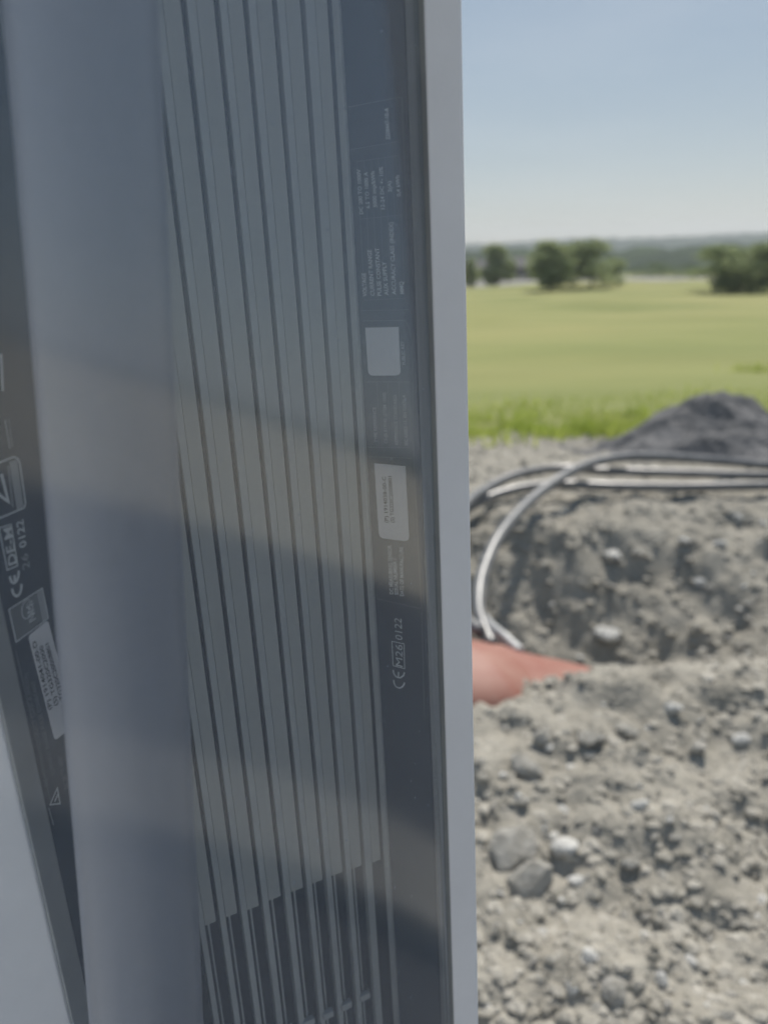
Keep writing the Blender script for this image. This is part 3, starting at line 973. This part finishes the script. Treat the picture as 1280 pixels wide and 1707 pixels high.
def tree(px, ybase, ytop, wpx, Yd, label, seed, name='broadleaf_tree', n=2600, leafm=None, group='trees along the field road', cat='tree'):
    rg = np.random.default_rng(seed)
    x = at(px, ybase, Yd)[0]
    z0 = float(height(x, Yd, False))
    ztop = at(px, ytop, Yd)[2]
    H = ztop - z0
    W = 1.3 * wpx / FPX * Yd
    root = empty(name, (x, Yd, z0 - 0.1))
    tag(root, label, cat, group)
    tv = [(0, 0, 0), (0.02 * H, 0, H * 0.3), (-0.01 * H, 0.01 * H, H * 0.6), (0, 0, H * 0.9)]
    bm_ = tube_mesh('trunk', tv, 0.1, 8, 4, [0.026 * H, 0.02 * H, 0.012 * H, 0.004 * H])
    link('trunk', bm_, m_bark, root, smooth=True)
    cl = []
    for k in range(20):
        t = 0.14 + 0.8 * (k + rg.random()) / 20
        wr = W * 0.5 * np.interp(t, [0.1, 0.3, 0.5, 0.75, 1.0], [0.45, 0.8, 0.75, 0.5, 0.15])
        an = rg.uniform(0, 6.28)
        cl.append(((math.cos(an) * wr * rg.uniform(0.3, 1), math.sin(an) * wr * rg.uniform(0.3, 1), H * t), (W * rg.uniform(.16, .28), W * rg.uniform(.16, .28), H * rg.uniform(0.08, 0.15))))
    cl.append(((0, 0, H * 0.9), (W * .16, W * .16, H * 0.1)))
    for k in range(4):
        c = cl[k * 3][0]
        link('branch', tube_mesh('branch', [(0, 0, H * 0.25), (c[0] * .5, c[1] * .5, c[2] * .75), c], .1, 6, 3, [0.012 * H, 0.008 * H, 0.003 * H]), m_bark, root, smooth=True)
    link('crown', leaves(cl, int(n * 1.1), 0.045 * H, rg), leafm or m_leaf, root)
    return root


tree(783, 488, 432, 26, 165, 'narrow tree at the field edge hidden mostly by the white frame', 1, n=1200)
tree(826, 476, 407, 48, 178, 'round tree standing before the red barn', 2)
tree(916, 484, 400, 80, 125, 'tall tree with a shadow to its left, nearer the barn', 3, n=3400)
tree(1028, 478, 432, 30, 133, 'small low tree at the right foot of the wide tree', 8, n=1200)
tree(984, 478, 400, 96, 130, 'wide tree on the field crest in the middle of the row', 4, n=3400)
tree(1186, 494, 407, 92, 104, 'loose tree at the right end of the field road', 5, n=2600)
tree(1226, 492, 412, 74, 108, 'tree filling the gap between the two right hand trees', 9, n=2000)
tree(1266, 494, 403, 86, 102, 'rightmost tree at the picture edge, beside the loose one', 6, n=2600)
for i, (px, w_, yt, lb) in enumerate([(1062, 60, 446, 'leftmost dark bush behind the field road'), (1100, 66, 436, 'tallest dark bush behind the field road'), (1145, 66, 440, 'rightmost dark bush behind the field road')]):
    tree(px, 464, yt, w_, 215, lb, 20 + i, name='bush', n=1200, leafm=m_leaf2, group='bushes behind the field road', cat='bush')

# barns
m_barn = mat('red_boards', (0.20, 0.055, 0.045), 0.85)
noisy(m_barn, (0.17, 0.045, 0.04), (0.23, 0.07, 0.055), 1, 4)
m_shed = mat('dark_boards', (0.05, 0.045, 0.055), 0.85)
noisy(m_shed, (0.04, 0.037, 0.048), (0.06, 0.055, 0.068), 1, 4)
m_roof = mat('dark_roof', (0.06, 0.06, 0.065), 0.8)
m_door = mat('pale_door', (0.4, 0.38, 0.36), 0.7)


def barn(px, Yd, bw, bd, bh, rh, wallm, name, label):
    bx = at(px, 470, Yd)[0]
    b = empty(name, (bx, Yd, float(height(bx, Yd, False)) - 0.1))
    tag(b, label, 'barn')
    wv = [(-bw, -bd, 0), (bw, -bd, 0), (bw, bd, 0), (-bw, bd, 0), (-bw, -bd, bh), (bw, -bd, bh), (bw, bd, bh), (-bw, bd, bh), (-bw, 0, bh + rh), (bw, 0, bh + rh)]
    link('wall', mesh('wall', wv, [(0, 1, 5, 4), (1, 2, 6, 9, 5), (2, 3, 7, 6), (3, 0, 4, 8, 7), (3, 2, 1, 0)]), wallm, b)
    e_ = 0.4
    rv_ = [(-bw - e_, -bd - e_, bh - .15), (bw + e_, -bd - e_, bh - .15), (bw + e_, 0, bh + rh + .15), (-bw - e_, 0, bh + rh + .15), (bw + e_, bd + e_, bh - .15), (-bw - e_, bd + e_, bh - .15)]
    rv_ += [(a, b_, c + 0.2) for a, b_, c in rv_]
    link('roof', mesh('roof', rv_, [(6, 7, 8, 9), (9, 8, 10, 11), (3, 2, 1, 0), (5, 4, 2, 3), (0, 1, 7, 6), (4, 5, 11, 10), (1, 2, 8, 7), (2, 4, 10, 8), (3, 0, 6, 9), (5, 3, 9, 11)]), m_roof, b)
    link('door', mesh('door', [(-1.5, -bd - .06, 0), (1.5, -bd - .06, 0), (1.5, -bd - .06, 3), (-1.5, -bd - .06, 3), (-1.5, -bd + .02, 0), (1.5, -bd + .02, 0), (1.5, -bd + .02, 3), (-1.5, -bd + .02, 3)],
                      [(0, 1, 2, 3), (1, 5, 6, 2), (4, 0, 3, 7), (3, 2, 6, 7)]), m_door, b)


barn(803, 205, 4.2, 4, 3.6, 2.4, m_barn, 'barn', 'red wooden barn with dark roof half hidden behind the round tree')
barn(864, 212, 3.0, 4, 4.4, 2.2, m_shed, 'barn', 'dark boarded barn right of the round tree')

# woods and hills all round
m_wood = mat('far_woods', (0.035, 0.055, 0.03), 0.95, spec=0.05)
noisy(m_wood, (0.022, 0.036, 0.02), (0.055, 0.08, 0.038), 0.03, 8, 1.0, 6, bscale=0.09)


def hill_ring(name, r0, r1, zfun, na, nr, seed, can):
    th = np.linspace(0, 2 * math.pi, na, endpoint=False)
    v, f = [], []
    R_ = np.linspace(r0, r1, nr)
    for i, r_ in enumerate(R_):
        x = r_ * np.sin(th); y = r_ * np.cos(th)
        t = i / (nr - 1)
        z = zfun(th, t) + can * fbm(x / (can * 2.5), y / (can * 2.5), 3, seed)
        v.append(np.stack([x, y, z], 1))
    v = np.concatenate(v)
    for i in range(nr - 1):
        for j in range(na):
            a, b = i * na + j, i * na + (j + 1) % na
            f.append((a, b, b + na, a + na))
    return tag(link(name, mesh(name, v, f), m_wood, smooth=True), kind='structure')


LOW = lambda th: np.interp(np.degrees(th), [0, 50, 65, 130, 160, 360], [1, 1, 0.62, 0.62, 1, 1])
hill_ring('hills', 1200, 2000, lambda th, t: -30 + LOW(th) * (math.sin(t * math.pi / 2) ** 0.8) * (57 + 22 * np.interp(np.degrees(th), [0, 6, 12, 18, 24, 40, 90, 180, 300, 360], [0.1, 0.1, 0.15, 0.5, 0.6, .6, .3, .2, .3, .1]) + 4 * np.sin(th * 9) + 3 * np.sin(th * 31 + 1)), 1440, 16, 91, 8)
hill_ring('woods', 430, 640, lambda th, t: -12.5 + (min(1, t * 2.5) ** 0.6) * LOW(th) * (16.5 + 1.2 * np.sin(th * 37) + 1.0 * np.sin(th * 83 + 2)), 2600, 13, 93, 7)

# grass at the near edge of the field
m_grass = mat('grass_blades', (0.1, 0.15, 0.02), 0.7, spec=0.2)
noisy(m_grass, (0.19, 0.24, 0.045), (0.28, 0.30, 0.09), 0.8, 5)
translucent(m_grass, 0.7)
NB = 24000
by_ = 7.4 + 4.5 * rng.random(NB) ** 1.6
bx_ = by_ * (-0.45 + 1.03 * rng.random(NB))
ed = 8.3 + 1.8 * fbm(bx_ / 1.6, by_ / 1.6, 3, 41) - 0.25 * np.clip(bx_ - 1.5, -3, 3)
ok = (by_ > ed - 0.35 * rng.random(NB)) & (fbm(bx_ / 0.8, by_ / 0.8, 2, 57) > -0.25)
bx_, by_ = bx_[ok], by_[ok]
nb = len(bx_)
# weeds standing here and there in the field and on the spoil
for cx_, cy_, cn, cr in [(at(1255, 632, 15.5)[0], 15.5, 90, 0.22), (2.0, 10.6, 40, 0.3), (4.2, 11.2, 30, 0.5), (1.5, 9.2, 70, 0.3), (2.3, 7.6, 40, 0.25), (1.15, 7.3, 40, 0.25), (3.0, 9.4, 60, 0.3)]:
    bx_ = np.concatenate([bx_, cx_ + rng.normal(size=cn) * cr]); by_ = np.concatenate([by_, cy_ + rng.normal(size=cn) * cr * 0.6])
weeds = len(bx_) - nb
nb = len(bx_)
bz_ = height(bx_, by_) - 0.01
hh = (0.04 + 0.08 * rng.random(nb)) * (0.3 + 1.2 * np.exp(-np.maximum(by_ - 8.3, 0) / 0.7))
hh[-weeds:] = 0.08 + 0.16 * rng.random(weeds)
an = rng.random(nb) * 6.28
wd = 0.012 + 0.01 * rng.random(nb)
lean = rng.normal(size=(nb, 2)) * 0.3 * hh[:, None]
b0 = np.stack([bx_ - np.cos(an) * wd, by_ - np.sin(an) * wd, bz_], 1)
b1 = np.stack([bx_ + np.cos(an) * wd, by_ + np.sin(an) * wd, bz_], 1)
b2 = np.stack([bx_ + lean[:, 0], by_ + lean[:, 1], bz_ + hh], 1)
me = bpy.data.meshes.new('grass')
me.from_pydata(np.stack([b0, b1, b2], 1).reshape(-1, 3).tolist(), [], np.arange(3 * nb).reshape(-1, 3).tolist())
tag(link('grass', me, m_grass), 'tall grass fringe between the rubble and the field', 'grass', kind='stuff')

# ------------------------------------------------------------------ air
hz_ = 3000.0
m_haze = bpy.data.materials.new('haze')
m_haze.use_nodes = True
m_haze.node_tree.nodes.clear()
ho = m_haze.node_tree.nodes.new('ShaderNodeOutputMaterial')
pv = m_haze.node_tree.nodes.new('ShaderNodeVolumePrincipled')
pv.inputs['Color'].default_value = (0.86, 0.92, 1.0, 1)
pv.inputs['Density'].default_value = 0.0003
pv.inputs['Anisotropy'].default_value = 0.2
m_haze.node_tree.links.new(pv.outputs[0], ho.inputs['Volume'])
v = [(-hz_, -hz_, -60), (hz_, -hz_, -60), (hz_, hz_, -60), (-hz_, hz_, -60), (-hz_, -hz_, 90), (hz_, -hz_, 90), (hz_, hz_, 90), (-hz_, hz_, 90)]
tag(link('haze', mesh('haze', v, [(3, 2, 1, 0), (4, 5, 6, 7), (0, 1, 5, 4), (1, 2, 6, 5), (2, 3, 7, 6), (3, 0, 4, 7)]), m_haze), 'thin summer haze over the whole landscape', 'haze', kind='stuff')
